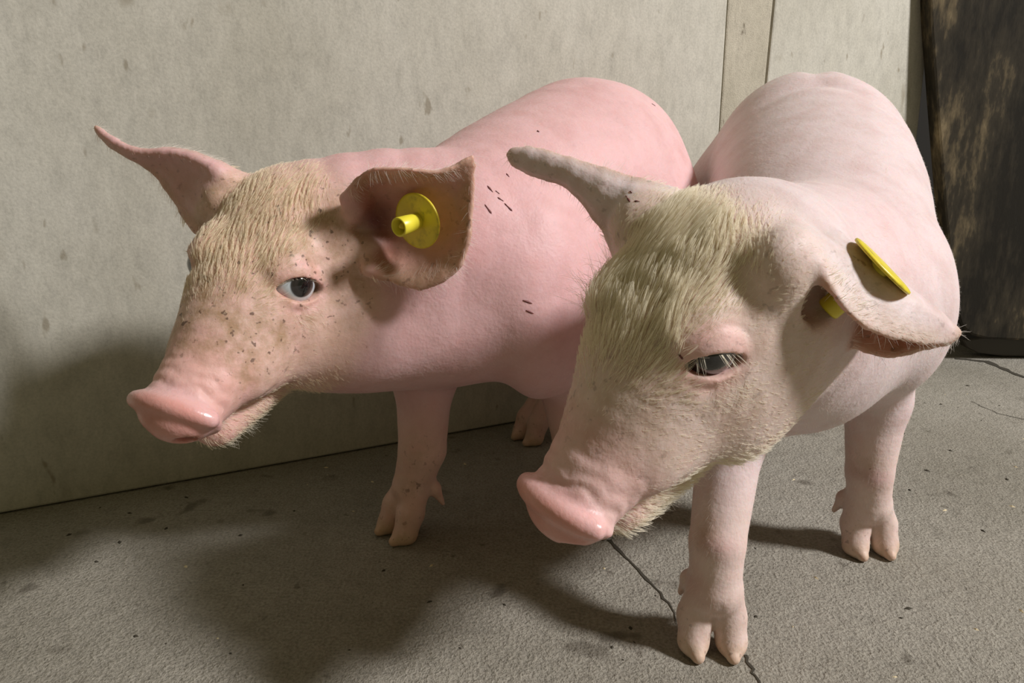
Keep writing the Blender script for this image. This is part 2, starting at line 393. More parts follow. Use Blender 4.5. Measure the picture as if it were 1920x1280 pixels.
def head_ops(S, R, t, lid=(.0125, .0068), lid_drop=0.0, cfg_tilt=.3):
    """skull, snout, jaw, lids in head axes: x to the snout, y to the pig's left, z up"""
    G = lambda q: R@np.asarray(q, float)+t
    loc = lambda p: (p-t)@R
    lf = R[:, 1]
    X = [-.075, -.04, -.005, .025, .052, .076, .094]
    Z = [-.018, -.019, -.021, -.030, -.0395, -.0440, -.0465]
    Wd = [.054, .055, .0475, .038, .0312, .0272, .0250]
    Hd = [.048, .051, .0465, .0385, .0300, .0235, .0180]
    S.loft([G((x, 0, z)) for x, z in zip(X, Z)], Wd, Hd, .022, lat=lf)
    for s in (1, -1):
        S.ell(G((-.022, .031*s, -.056)), (.044, .025, .037), R, .022)       # jowl
        S.ell(G((.030, .026*s, -.045)), (.030, .012, .020), R, .012)        # cheek of the muzzle
        S.ell(G((-.006, .029*s, .015)), (.020, .012, .010), R, .012)        # brow
        S.ell(G((-.050, .046*s, .016)), (.020, .016, .022), R, .012)        # ear root
    S.ell(G((-.050, 0, .016)), (.030, .034, .018), R, .016)                 # poll
    S.cone(G((-.025, 0, -.078)), G((.064, 0, -.0800)), .029, .0165, .010)     # lower jaw
    # snout disc: flared upper rim, plate leaning back underneath
    Rd = R@rotvec((0, .38, 0))
    S.ell(G((.0930, 0, -.0470)), (.0062, .0290, .0212), Rd, .005)
    S.tube([G(q) for q in ((.0965, -.0262, -.0405), (.1012, -.0150, -.0340), (.1030, 0, -.0312), (.1012, .0150, -.0340), (.0965, .0262, -.0405))],
           [.0054, .0056, .0056, .0056, .0054], .004, 'u', 13)
    for s in (1, -1):
        S.ell(G((.1000, .0115*s, -.0515)), (.0110, .0070, .0060), Rd, .002, 's')   # nostril
        S.tube([G(q) for q in ((.086, .010*s, -.0690), (.072, .022*s, -.0665), (.057, .0310*s, -.0600), (.044, .0365*s, -.0550))],
                [.0018, .0022, .0024, .0010], .003, 's', 9)                          # mouth line
    # lids
    for s in (1, -1):
        c = EYE_C*[1, s, 1]; e, hz, ve = eye_frame(s)
        S.ell(G(c), (EYE_R+.0022,)*3, None, .007)
        hw, hh = lid; rc = (hw*hw+hh*hh)/(2*hh); off = rc-hh
        def lens(p, c=c, e=e, hz=hz, ve=ve):
            q = loc(p)-c; a, b, z = q@e, q@hz, q@ve-(-.0012-lid_drop)
            b2 = b; z2 = z+cfg_tilt*b2
            d = np.maximum(np.hypot(b2, z2+off)-rc, np.hypot(b2, z2-off)-rc)
            return np.maximum(d, .003-a)
        S.add(lens, G(c), G(c), EYE_R+.006, .0012, 's')
        def crease(p, c=c, e=e, hz=hz, ve=ve):
            q = loc(p)-c; a, b, z = q@e, q@hz, q@ve
            r = np.hypot(b*.82, z*1.05); up = np.clip((z+.004)/.008, 0, 1); lowr = np.clip((-z-.006)/.006, 0, 1)
            g = np.exp(-((r-.0165)/.0013)**2)*up*.0011 + np.exp(-((r-.0205)/.0016)**2)*up*.0007 + np.exp(-((r-.0160)/.0016)**2)*lowr*.0010
            return g*(a > 0)*sstep(-.016, -.006, b)
        S.add(crease, G(c), G(c), .03, 0, 'd')
    # snout wrinkles and soft skin unevenness
    def wr(p):
        q = loc(p); x, y, z = q[..., 0], q[..., 1], q[..., 2]
        n = hashn(q, 110, 1.0)*.0032+hashn(q, 330, 4.0)*.0010
        top = np.clip((z+.062)/.016, 0, 1)
        sx = x+.35*(np.abs(y)**2)/.03+n
        g = 0
        for x0, wdt, amp in ((.0905, .0013, .0014), (.0835, .0015, .0008), (.0745, .0018, .0006)):
            g = g+np.exp(-((sx-x0)/wdt)**2)*amp
        return g*top+hashn(q, 90, 2.0)*.0002*np.clip((.08-x)/.02, 0, 1)
    S.add(wr, G((-.05, 0, 0)), G((.09, 0, -.04)), .09, 0, 'd')

def leg_front(S, sh, el, ca, fe, ground, head, r=(.036, .026, .0175, .0180), spread=.0125, yawtoe=0.0):
    S.cone(sh, el, r[0], r[1], .018); S.cone(el, ca, r[1], r[2], .010)
    ca = np.asarray(ca, float)
    S.cone(ca, fe, r[2], r[3]-.0008, .003)
    foot(S, fe, ground, head, r[3], spread)

def foot(S, fe, ground, head, r, spread=.0118):
    fe = np.asarray(fe, float); g = np.array([ground[0], ground[1], 0.]); d = unit([head[0], head[1], 0]); l = np.array([-d[1], d[0], 0])
    for s in (1, -1):
        a = fe+l*s*.0065; m = g-d*.007+l*s*(spread-.0015)+np.array([0, 0, .024]); b = g+l*s*spread+np.array([0, 0, .0085]); tip = g+d*.011+l*s*(spread-.001)+np.array([0, 0, .0045])
        S.chain([a, m, b, tip], [r*.66, .0118, .0102, .0046], .003)
        # dew claw
        q = fe-d*.013+l*s*.0145+np.array([0, 0, -.001]); S.chain([fe-d*.006+l*s*.008+np.array([0, 0, .008]), q, q-d*.006+l*s*.004+np.array([0, 0, -.015])], [.007, .0054, .0022], .004)
    S.ell(fe, (r*.98, r*.98, r*.95), None, .003)
    S.chain([g+d*.022+np.array([0, 0, .004]), g+d*.012+np.array([0, 0, .022]), fe+d*(r+.001)+np.array([0, 0, -.004])], [.0030, .0026, .0008], .005, 's')
def leg_hind(S, hip, stifle, hock, fe, ground, head):
    S.chain([hip, stifle], [.062, .042], .03); S.chain([stifle, hock], [.042, .0185], .015)
    S.cone(hock, fe, .0185, .0165, .010); foot(S, fe, ground, head, .0175)

def flatfloor(S, lo, hi):
    S.add(lambda p: p[..., 2]-.0003, lo, hi, .6, .0, 's')

def ear_ops(S, G, rmid=.0026, redge=.0017, k=.006):
    D = grid_dense(G, 45, 64); nv, nu = D.shape[:2]
    u = np.linspace(0, 1, nu)[None, :]; v = np.linspace(0, 1, nv)[:, None]
    edge = np.minimum(np.minimum(u, 1-u)*4, (1-v)*5+0*u); rr = redge+(rmid-redge)*np.clip(edge, 0, 1)
    rr = rr+.0020*np.clip(1-v*5, 0, 1)
    dv = np.gradient(D, axis=0); du = np.gradient(D, axis=1); n = np.cross(du, dv); n /= np.linalg.norm(n, axis=-1)[..., None]+1e-12
    # local patches keep the distance test short
    for i in range(0, nv, 10):
        for j in range(0, nu, 11):
            pts = D[max(i-1, 0):i+11, max(j-1, 0):j+12].reshape(-1, 3); r = rr[max(i-1, 0):i+11, max(j-1, 0):j+12].reshape(-1)
            c = pts.mean(0); rad = np.linalg.norm(pts-c, axis=1).max()
            def f(p, pts=pts, r=r):
                best = np.full(p.shape[:-1], 1.0)
                for q, rq in zip(pts, r): best = np.minimum(best, np.sqrt(((p-q)**2).sum(-1))-rq)
                return best
            S.add(f, c, c, rad+.004, k if i == 0 else .0015)
    return D.reshape(-1, 3), n.reshape(-1, 3), np.broadcast_to(v, (nv, nu)).ravel(), np.broadcast_to(u, (nv, nu)).ravel()

# skin, eyes, hair, plastic
def skin_mat():
    m, nt, b, N, L = nodes('pig_skin')
    at = N('ShaderNodeAttribute', attribute_name='Col'); ad = N('ShaderNodeAttribute', attribute_name='dirt')
    tc = N('ShaderNodeTexCoord')
    n1 = N('ShaderNodeTexNoise', i_Scale=38, i_Detail=4.0, i_Roughness=.6); L(tc.outputs['Object'], n1.inputs[0])
    r1 = ramp(N, [(.3, (.90, .84, .82)), (.55, (1, 1, 1)), (.75, (1.0, .93, .91))]); L(n1.outputs[0], r1.inputs[0])
    mx = N('ShaderNodeMix', data_type='RGBA', blend_type='MULTIPLY'); mx.inputs[0].default_value = 1
    L(at.outputs['Color'], mx.inputs[6]); L(r1.outputs[0], mx.inputs[7])
    # grime: soft brown film plus small dark crusts, both only where the dirt attribute is
    n2 = N('ShaderNodeTexNoise', i_Scale=75, i_Detail=5.0, i_Roughness=.65); L(tc.outputs['Object'], n2.inputs[0])
    r2 = ramp(N, [(.36, 0.0), (.64, .9)]); L(n2.outputs[0], r2.inputs[0])
    f2 = N('ShaderNodeMath', operation='MULTIPLY'); L(r2.outputs[0], f2.inputs[0]); L(ad.outputs['Fac'], f2.inputs[1])
    m2 = N('ShaderNodeMix', data_type='RGBA'); L(f2.outputs[0], m2.inputs[0]); L(mx.outputs[2], m2.inputs[6]); m2.inputs[7].default_value = (.36, .23, .12, 1)
    n3 = N('ShaderNodeTexNoise', i_Scale=210, i_Detail=2.0); L(tc.outputs['Object'], n3.inputs[0])
    r3 = ramp(N, [(.635, 0.0), (.69, .85)]); L(n3.outputs[0], r3.inputs[0])
    f3 = N('ShaderNodeMath', operation='MULTIPLY'); L(r3.outputs[0], f3.inputs[0]); L(ad.outputs['Fac'], f3.inputs[1])
    m3 = N('ShaderNodeMix', data_type='RGBA'); L(f3.outputs[0], m3.inputs[0]); L(m2.outputs[2], m3.inputs[6]); m3.inputs[7].default_value = (.10, .05, .03, 1)
    L(m3.outputs[2], b.inputs['Base Color'])
    aw = N('ShaderNodeAttribute', attribute_name='wet')
    rg = N('ShaderNodeMapRange'); rg.inputs[3].default_value = .56; rg.inputs[4].default_value = .26; L(aw.outputs['Fac'], rg.inputs[0]); L(rg.outputs[0], b.inputs['Roughness'])
    b.inputs['Subsurface Weight'].default_value = .35; b.inputs['Subsurface Radius'].default_value = (1, .35, .2); b.inputs['Subsurface Scale'].default_value = .006
    b.inputs['Specular IOR Level'].default_value = .38
    n4 = N('ShaderNodeTexNoise', i_Scale=480, i_Detail=3.0); L(tc.outputs['Object'], n4.inputs[0])
    n5 = N('ShaderNodeTexNoise', i_Scale=110, i_Detail=2.0); L(tc.outputs['Object'], n5.inputs[0])
    a5 = N('ShaderNodeMath', operation='MULTIPLY_ADD'); a5.inputs[1].default_value = 2.0; L(n5.outputs[0], a5.inputs[0]); L(n4.outputs[0], a5.inputs[2])
    bp = N('ShaderNodeBump', i_Strength=.22, i_Distance=.0012); L(a5.outputs[0], bp.inputs['Height']); L(bp.outputs[0], b.inputs['Normal'])
    return m
M_skin = skin_mat()
def hair_mat(name, c):
    m, nt, b, N, L = nodes(name)
    b.inputs[0].default_value = (*c, 1); b.inputs['Roughness'].default_value = .45; b.inputs['Specular IOR Level'].default_value = .35
    tr = N('ShaderNodeBsdfTranslucent'); tr.inputs[0].default_value = (*c, 1)
    mx = N('ShaderNodeMixShader'); mx.inputs[0].default_value = .35
    L(b.outputs[0], mx.inputs[1]); L(tr.outputs[0], mx.inputs[2]); L(mx.outputs[0], nt.nodes['Material Output'].inputs[0])
    return m
M_hairA = hair_mat('cream_bristle', (.90, .80, .60)); M_hairB = hair_mat('pale_bristle', (.94, .88, .72)); M_hairW = hair_mat('white_bristle', (.90, .84, .76))
M_eye = nodes('eye_wet')[0]
def _eye():
    nt = M_eye.node_tree; b = nt.nodes['Principled BSDF']; a = nt.nodes.new('ShaderNodeAttribute'); a.attribute_name = 'Col'
    nt.links.new(a.outputs['Color'], b.inputs['Base Color']); b.inputs['Roughness'].default_value = .06; b.inputs['Coat Weight'].default_value = 1; b.inputs['Coat Roughness'].default_value = .03
_eye()
def plastic():
    m, nt, b, N, L = nodes('yellow_tag_plastic')
    tc = N('ShaderNodeTexCoord'); n = N('ShaderNodeTexNoise', i_Scale=160, i_Detail=4.0); L(tc.outputs['Object'], n.inputs[0])
    r = ramp(N, [(.50, (.72, .60, .035)), (.66, (.52, .43, .03)), (.74, (.16, .12, .03))]); L(n.outputs[0], r.inputs[0]); L(r.outputs[0], b.inputs[0])
    b.inputs['Roughness'].default_value = .38; b.inputs['Subsurface Weight'].default_value = .15; b.inputs['Subsurface Scale'].default_value = .003
    return m
M_tag = plastic(); M_scab = plain('dried_scab', (.16, .05, .045), .6)
M_tagclean = plain('clean_yellow_plastic', (.80, .70, .05), .35)

def set_attr(me, name, A):
    A = np.asarray(A, np.float32)
    if A.ndim == 2:
        a = me.color_attributes.new(name, 'FLOAT_COLOR', 'POINT'); a.data.foreach_set('color', np.c_[A, np.ones(len(A))].astype(np.float32).ravel())
    else:
        a = me.attributes.new(name, 'FLOAT', 'POINT'); a.data.foreach_set('value', A)
def sstep(a, b, x): t = np.clip((x-a)/(b-a), 0, 1); return t*t*(3-2*t)
def bump3(q, c, r): return np.exp(-(((q-np.asarray(c))/np.asarray(r))**2).sum(-1))

def eyeball(parent, base, c, gaze, up, r=EYE_R, iris=.0080):
    g = unit(gaze); x = unit(np.cross(up, g)); y = np.cross(g, x)
    nt_, np_ = 40, 56
    V, C = [], []
    for i in range(nt_+1):
        th = math.pi*i/nt_; rad = r*(1+.05*math.exp(-(th/.42)**2))
        for j in range(np_):
            ph = 2*math.pi*j/np_
            V.append(c+rad*(math.cos(th)*g+math.sin(th)*(math.cos(ph)*x+math.sin(ph)*y)))
            d = math.sin(th)*r if th < 1.57 else 1
            k = float(sstep(iris*.97, iris*1.06, d)); p = float(sstep(iris*.45, iris*.6, d))
            irisc = np.array([.004, .004, .005])*(1-p)+np.array([.022, .018, .018])*p
            C.append(irisc*(1-k)+np.array([.62, .70, .74])*k)
    F = np.array([[i*np_+j, (i+1)*np_+j, (i+1)*np_+(j+1) % np_, i*np_+(j+1) % np_] for i in range(nt_) for j in range(np_)])
    o = mesh_obj('eye', V, F[:, ::-1], M_eye, parent, base); set_attr(o.data, 'Col', np.array(C)); return o

def hair_curves(name, roots, dirs, nrm, length, rad, mat, parent, base, npt=5, droop=.6, curl=.15, clump=0):
    n = len(roots); P = np.zeros((n, npt, 3)); d = dirs/(np.linalg.norm(dirs, axis=1)[:, None]+1e-9); p = roots-nrm*.0004
    tang = d-nrm*(d*nrm).sum(1)[:, None]
    jit = RNG.normal(0, curl, (n, 3))
    for i in range(npt):
        P[:, i] = p
        dd = d+(tang-d)*(droop*i/(npt-1))+jit*(i/(npt-1)); dd /= np.linalg.norm(dd, axis=1)[:, None]+1e-9
        p = p+dd*(length/(npt-1))[:, None]
    if clump:
        cell = np.floor((roots+.0006*np.stack([hashn(roots, 900, k) for k in range(3)], 1))/clump).astype(np.int64)
        key = cell[:, 0]*7349+cell[:, 1]*91841+cell[:, 2]*1299721; _, inv = np.unique(key, return_inverse=True); cn = np.bincount(inv)
        for i in range(1, npt):
            mean = np.stack([np.bincount(inv, P[:, i, c])/cn for c in range(3)], 1)[inv]
            P[:, i] += (mean-P[:, i])*(.85*i/(npt-1))
    hc = bpy.data.hair_curves.new(name); hc.add_curves([npt]*n)
    hc.points.foreach_set('position', (P-np.asarray(base)).astype(np.float32).ravel())
    rr = (rad[:, None]*np.linspace(1, .30, npt)[None]).astype(np.float32).ravel()
    a = hc.attributes.get('radius') or hc.attributes.new('radius', 'FLOAT', 'POINT'); a.data.foreach_set('value', rr)
    hc.materials.append(mat)
    o = bpy.data.objects.new(name, hc); link(o, parent); o['kind'] = 'stuff'; return o

def sample(V, F, Nv, dens, extra):
    """random roots: density (hairs per m2) per vertex; extra: dict of per-vertex arrays to read off"""
    A = .5*np.linalg.norm(np.cross(V[F[:, 2]]-V[F[:, 0]], V[F[:, 3]]-V[F[:, 1]]), axis=1)
    wgt = A*dens[F].mean(1); n = int(wgt.sum()); f = RNG.choice(len(F), n, p=wgt/wgt.sum())
    a, b = RNG.random(n), RNG.random(n); q = F[f]
    bl = np.stack([(1-a)*(1-b), a*(1-b), a*b, (1-a)*b], 1)
    g = lambda X: (X[q]*(bl[..., None] if X.ndim == 2 else bl)).sum(1)
    nn = g(Nv); nn /= np.linalg.norm(nn, axis=1)[:, None]+1e-9
    return g(V), nn, {k: g(v) for k, v in extra.items()}

def build_pig(cfg):
    S = Sculpt(); R, t = cfg['R'], cfg['t']
    S.loft(cfg['C'], cfg['W'], cfg['H'], .02)
    for c, r, k in cfg['mass']: S.ell(c, r, cfg['BR'], k)
    head_ops(S, R, t, cfg['lid'], cfg['drop'])
    for L_ in cfg['front']: leg_front(S, **L_)
    for L_ in cfg['hind']: leg_hind(S, *L_)
    for fn, c, r in cfg.get('disp', ()): S.add(fn, c, c, r, 0, 'd')
    for c, r, k in cfg.get('carve', ()): S.ell(c, r, None, k, 's')
    ears = [ear_ops(S, g) for g in cfg['ears']]
    flatfloor(S, cfg['lo'], cfg['hi'])
    V, F = S.mesh(cfg['lo'], cfg['hi'], cfg['h'], 5)
    # even out the trunk where the sections of neck and barrel meet
    q = (V-t)@R; wt = sstep(-.045, -.075, q[:, 0])*sstep(.13, .16, V[:, 2])
    wt = np.maximum(wt, sstep(.075, .10, np.linalg.norm(q-[0, 0, -.02], axis=1))*sstep(.13, .16, V[:, 2])*(q[:, 0] < .02))
    for g in cfg['ears']:
        lo_, hi_ = g.reshape(-1, 3).min(0)-.004, g.reshape(-1, 3).max(0)+.004; wt[((V > lo_) & (V < hi_)).all(1)] = 0
    Ed = np.concatenate([F[:, [0, 1]], F[:, [1, 2]], F[:, [2, 3]], F[:, [3, 0]]]); dg_ = np.bincount(Ed[:, 0], minlength=len(V))+1e-9
    for _ in range(16):
        V = V+(.5*wt)[:, None]*(np.stack([np.bincount(Ed[:, 0], V[Ed[:, 1], c], len(V))/dg_ for c in range(3)], 1)-V)
    Nv = normals_of(V, F)
    base = np.array(cfg['base'])
    root = empty('piglet', tuple(base)); tag(root, cfg['label'], 'pig', 'piglets standing on the concrete floor')
    body = mesh_obj('body', V, F, M_skin, root, base)
    # --- colour and dirt, in head axes and body axes
    q = (V-t)@R; x, y, z = q.T; ay = np.abs(y)
    rad_ = np.hypot(y, z+.020+.30*np.clip(x, 0, .1)); hd = sstep(-.105, -.035, x+.012*hashn(V, 50, 2.))*sstep(.092, .072, rad_)*sstep(.14, .12, x)
    # ear membership
    inner = np.zeros(len(V)); along = np.zeros(len(V)); isear = np.zeros(len(V)); edge = np.zeros(len(V))
    for (D, n, v, u), sg in zip(ears, cfg['inner_sign']):
        lo, hi = D.min(0)-.006, D.max(0)+.006; m = np.where(((V > lo) & (V < hi)).all(1))[0]
        for c0 in range(0, len(m), 4000):
            mm = m[c0:c0+4000]; d2 = ((V[mm][:, None]-D[None])**2).sum(-1); j = d2.argmin(1); ok = d2[np.arange(len(mm)), j] < .0055**2
            mm, j = mm[ok], j[ok]
            isear[mm] = sstep(.02, .15, v[j]); along[mm] = v[j]; inner[mm] = ((V[mm]-D[j])*n[j]).sum(1)*sg > 0
            edge[mm] = np.maximum(sstep(.84, .98, np.maximum(u[j], 1-u[j])), sstep(.9, 1, v[j]))
    Ed = np.concatenate([F[:, [0, 1]], F[:, [1, 2]], F[:, [2, 3]], F[:, [3, 0]]]); dg_ = np.bincount(Ed[:, 0], minlength=len(V))+1e-9
    for _ in range(6): inner, isear, edge = [np.bincount(Ed[:, 0], A_[Ed[:, 1]], len(V))/dg_ for A_ in (inner, isear, edge)]
    inner *= isear
    base_c, pink, snout_c = [np.array(c) for c in (cfg['skin'], cfg['pink'], (.72, .44, .42))]
    mixc = lambda C, c, f: C+(np.asarray(c)-C)*f[:, None]
    C = np.tile(base_c, (len(V), 1))
    C = mixc(C, pink, np.clip(.5+.5*hashn(V, 14, 3.1), 0, 1)*cfg['mottle'])
    hmask = hd*(1-isear)
    C = mixc(C, cfg['face'], hmask*.75*sstep(.09, .05, x))
    C = mixc(C, cfg['muzzle'], hmask*sstep(.045, .068, x)*.8)
    C = mixc(C, (.50, .33, .35), hmask*bump3(np.stack([x, ay, z], 1), (.056, .031, -.063), (.018, .012, .006))*.8)
    C = mixc(C, snout_c, hmask*sstep(.086, .093, x))
    C = mixc(C, (.66, .28, .22), hmask*sstep(.098, .1045, x)*.55)
    for s in (1, -1):
        e, hz, ve = eye_frame(s); d = np.linalg.norm(q-(EYE_C*[1, s, 1]+e*.012), axis=1)
        C = mixc(C, (.74, .42, .40), hmask*sstep(.024, .014, d)*.55)
        dd = q-EYE_C*[1, s, 1]; rim = sstep(.0165, .0150, np.linalg.norm(dd, axis=1))
        C = mixc(C, (.66, .34, .36), hmask*rim*.6)
        C = mixc(C, (.34, .05, .05), hmask*bump3(q, EYE_C*[1, s, 1]+e*.010-hz*.0115-ve*.002, (.0035,)*3)*.9)
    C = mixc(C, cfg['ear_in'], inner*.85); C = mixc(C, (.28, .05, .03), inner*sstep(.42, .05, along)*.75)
    C = mixc(C, (.62, .46, .32), isear*edge*.35)
    hz_ = V[:, 2]; C = mixc(C, (.62, .47, .30), sstep(.018, .006, hz_)*.7); C = mixc(C, cfg['leg'], sstep(.14, .08, hz_)*.5)
    for c, r, cc, f in cfg.get('patch', ()): C = mixc(C, cc, bump3(V, c, r)*f)
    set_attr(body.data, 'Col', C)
    dirt = hmask*cfg['dirt']*sstep(.085, .06, x)*sstep(-.10, -.03, x)*sstep(.075, .02, ay*.6+np.clip(-z-.02, 0, 1))
    dirt = np.maximum(dirt, isear*(.25+.25*edge)); dirt = np.maximum(dirt, sstep(.06, .01, hz_)*.45)
    for c, r, f in cfg.get('grime', ()): dirt = np.maximum(dirt, bump3(V, c, r)*f)
    dirt = np.maximum(dirt, .06)
    set_attr(body.data, 'dirt', dirt); set_attr(body.data, 'wet', np.maximum(hmask*sstep(.087, .094, x), .12))
    # --- eyes and lashes
    for s in (1, -1):
        gz = cfg['gaze'] if s == 1 else unit(R@eye_frame(-1)[0])
        eyeball(root, base, R@(EYE_C*[1, s, 1])+t, gz, R[:, 2], EYE_R, cfg['iris'])
        e, hz, ve = eye_frame(s); c = EYE_C*[1, s, 1]
        n = cfg['lashes']; tt = RNG.uniform(-.95, .95, n); hw, hh = cfg['lid']
        px = tt*hw; pz = hh*(1-tt**2)*.95-.0012-cfg['drop']-.3*px
        rr = np.sqrt(np.maximum((EYE_R+.0012)**2-px**2-pz**2, 1e-8))
        rt = c+e*rr[:, None]+hz*px[:, None]+ve*pz[:, None]
        dr = e*.75+hz*(tt*.55)[:, None]+ve*(cfg['lash_dir']+RNG.normal(0, .15, n))[:, None]
        hair_curves('eyelashes', rt@R.T+t, dr@R.T, np.tile(R@e, (n, 1)), RNG.uniform(.6, 1.1, n)*cfg['lash_len'], np.full(n, .00010), M_hairB, root, base, 5, .5, .12)
    # --- scabs and scratches lying on the skin
    yv = V[:, 1]*CP-(V[:, 2]-CAM_H)*SP; uu = 960+FPX*V[:, 0]/yv; vv = 640+FPX*(-V[:, 1]*SP-(V[:, 2]-CAM_H)*CP)/yv
    fac = ((V-[0, 0, CAM_H])*Nv).sum(1) < 0
    def on_skin(u, v):
        m = np.where(fac & (np.hypot(uu-u, vv-v) < 6))[0]
        return (V[m[yv[m].argmin()]], Nv[m[yv[m].argmin()]]) if len(m) else None
    for (u0, v0), (u1, v1), wd in cfg.get('scabs', ()):
        h0, h1 = on_skin(u0, v0), on_skin(u1, v1)
        if h0 is None or h1 is None: continue
        a, b, nn_ = h0[0], h1[0], unit(h0[1]+h1[1]); dr_ = b-a; ln_ = np.linalg.norm(dr_)
        if ln_ > .03 or ln_ < 1e-5: continue
        sd = np.cross(nn_, dr_/ln_); VV = [a+nn_*.0001, b+nn_*.0001]; FF_ = []
        for k in range(5):
            c_ = a+dr_*(.15+.175*k); ww = wd*(.6+.4*math.sin(math.pi*(k+.5)/5))*(1+.35*math.sin(5.1*k+u0))
            VV += [c_+sd*ww, c_+nn_*wd*.6+nn_*.0002, c_-sd*ww, c_-nn_*.0006]
        q0 = lambda k, j: 2+4*k+j % 4
        for j in range(4):
            FF_.append((0, q0(0, j+1), q0(0, j))); FF_.append((1, q0(4, j), q0(4, j+1)))
            for k in range(4): FF_.append((q0(k, j), q0(k, j+1), q0(k+1, j+1), q0(k+1, j)))
        mesh_obj('scab', VV, FF_, M_scab, root, base)
    # --- coat
    face = hmask*sstep(.078, .055, x)
    fore = face*sstep(-.02, .015, z+.25*x)*sstep(.05, .02, ay)*sstep(.056, .018, x+.15*ay)
    jaw = hmask*sstep(-.050, -.075, z)*(.30+.70*sstep(-.01, .04, x))
    fa, jw, fo = face, jaw, fore
    near_eye = np.zeros(len(V))
    for s in (1, -1): near_eye = np.maximum(near_eye, sstep(.024, .014, np.linalg.norm(q-(EYE_C*[1, s, 1]+eye_frame(s)[0]*.012), axis=1)))
    dens = cfg['dens'][0]*(1-hd)+hd*cfg['dens'][1]*(face*.42*sstep(.062, .025, x)+fore*1.0+jaw*.4+.10)
    dens = np.where(isear > .3, (45000+700000*edge*cfg['fringe'])*(1-.8*inner), dens)
    dens *= (1-.9*near_eye)*(1-hmask*sstep(.078, .090, x)*.95)*sstep(.02, .04, hz_+.012)
    ln = cfg['len'][0]*(1-hd)+hd*(.0028+cfg['len'][1]*(fore*.75+jaw*.42+face*.13))
    ln = np.where(isear > .3, .003+.0055*edge, ln)
    # flow: tail-ward and down on the body, down on the legs, from the snout back over the head
    Fw = np.array(cfg['fwd']); fl_b = np.tile(-Fw+np.array([0, 0, -.35]), (len(V), 1)); fl_b += (sstep(.16, .11, hz_)*1.6)[:, None]*np.array([0, 0, -1.])
    fl_h = np.stack([np.full(len(V), -1.), .55*np.tanh(y/.03)*sstep(.02, -.03, z)-.15*np.tanh(y/.02), -.25-.5*sstep(.03, -.06, z)+.5*fore], 1)
    fl_h += np.stack([np.zeros(len(V)), hashn(q, 60, 5.)*.45, hashn(q, 75, 9.)*.35], 1)
    fl = fl_b*(1-hd)[:, None]+(fl_h@R.T)*hd[:, None]
    fl += .18*np.stack([hashn(V, 45, k*2.7) for k in range(3)], 1)
    lift = .20+.25*jaw+.12*fore+isear*.2
    rt, nn, X = sample(V, F, Nv, dens, dict(fl=fl, ln=ln, lift=lift, hd=hd))
    n = len(rt); tg = X['fl']-nn*(X['fl']*nn).sum(1)[:, None]; tg /= np.linalg.norm(tg, axis=1)[:, None]+1e-9
    dr = tg+nn*(X['lift']*RNG.uniform(.6, 1.5, n))[:, None]+RNG.normal(0, .10, (n, 3))
    L_ = X['ln']*RNG.uniform(.6, 1.25, n)
    rad = (.00006+.00003*X['hd'])*RNG.uniform(.8, 1.3, n)*np.clip(L_/.008, .55, 1)
    hm = X['hd'] > .4
    hair_curves('face_hair', rt[hm], dr[hm], nn[hm], L_[hm], rad[hm], cfg['hair'][0], root, base, 5, .75, .14, .0036)
    hair_curves('coat_hair', rt[~hm], dr[~hm], nn[~hm], L_[~hm], rad[~hm], cfg['hair'][1], root, base, 4, .8, .08)
    for wc, wr, wd_, wn, wl in cfg.get('whiskers', ()):
        m = np.where(np.linalg.norm(q-np.asarray(wc), axis=1) < wr)[0]
        if len(m) < 4: continue
        m = RNG.choice(m, wn); dr = R@np.asarray(wd_, float)+RNG.normal(0, .28, (wn, 3))
        hair_curves('whiskers', V[m], dr, Nv[m], RNG.uniform(.5, 1.2, wn)*wl, np.full(wn, .00007), M_hairB, root, base, 7, .15, .35)
    print(cfg['label'][:20], 'verts', len(V), 'hairs', n, round(time.time()-T0, 1))
    return root, base

def lathe(prof, c, ax, seg=40):       # profile of (radius, height) round an axis, closed where the radius is 0
    g = unit(ax); x = unit(np.cross(g, [.3, .2, .9])); y = np.cross(g, x)
    V = [c+g*h+r*(math.cos(2*math.pi*j/seg)*x+math.sin(2*math.pi*j/seg)*y) for r, h in prof for j in range(seg)]
    F = [(i*seg+j, i*seg+(j+1) % seg, (i+1)*seg+(j+1) % seg, (i+1)*seg+j) for i in range(len(prof)-1) for j in range(seg)]
    return V, np.array(F)
def ear_tag(root, base, c, ax, label, long=1.0):
    """disc with rim on the inner face of the ear, hollow stud pointing along ax, pin in the stud"""
    V, F = lathe([(1e-5, -.0010), (.0170, -.0010), (.0184, -.0006), (.0187, .0002), (.0184, .0009), (.0170, .0010), (1e-5, .0010)], c, ax)
    d = mesh_obj('ear_tag', V, F, M_tag, root, base); d['label'] = label
    V, F = lathe([(.0050, .0), (.0054, .003*long), (.0060, .010*long), (.0064, .0185*long), (.0058, .0192*long), (.0050, .0185*long), (.0046, .010*long), (1e-5, .010*long)], c, ax)
    mesh_obj('tag_stud', V, F, M_tagclean, d, base)
    V, F = lathe([(.0034, .010*long), (.0032, .012*long), (.0010, .0175*long), (1e-5, .0176*long)], c, ax, 24)
    mesh_obj('tag_pin', V, F, M_tag, d, base)
    return d

# ------------------------------------------------------------------ the two piglets
def BRmat(f): f = unit([f[0], f[1], 0]); return np.stack([f, [-f[1], f[0], 0], [0, 0, 1.]], 1)

RA = rotvec((.2175, .3997, -1.8281)); tA = np.array([-.1768, .4998, .2433])
RB = rotvec((.6669, .3996, -2.3979)); tB = np.array([.0759, .3797, .2350])

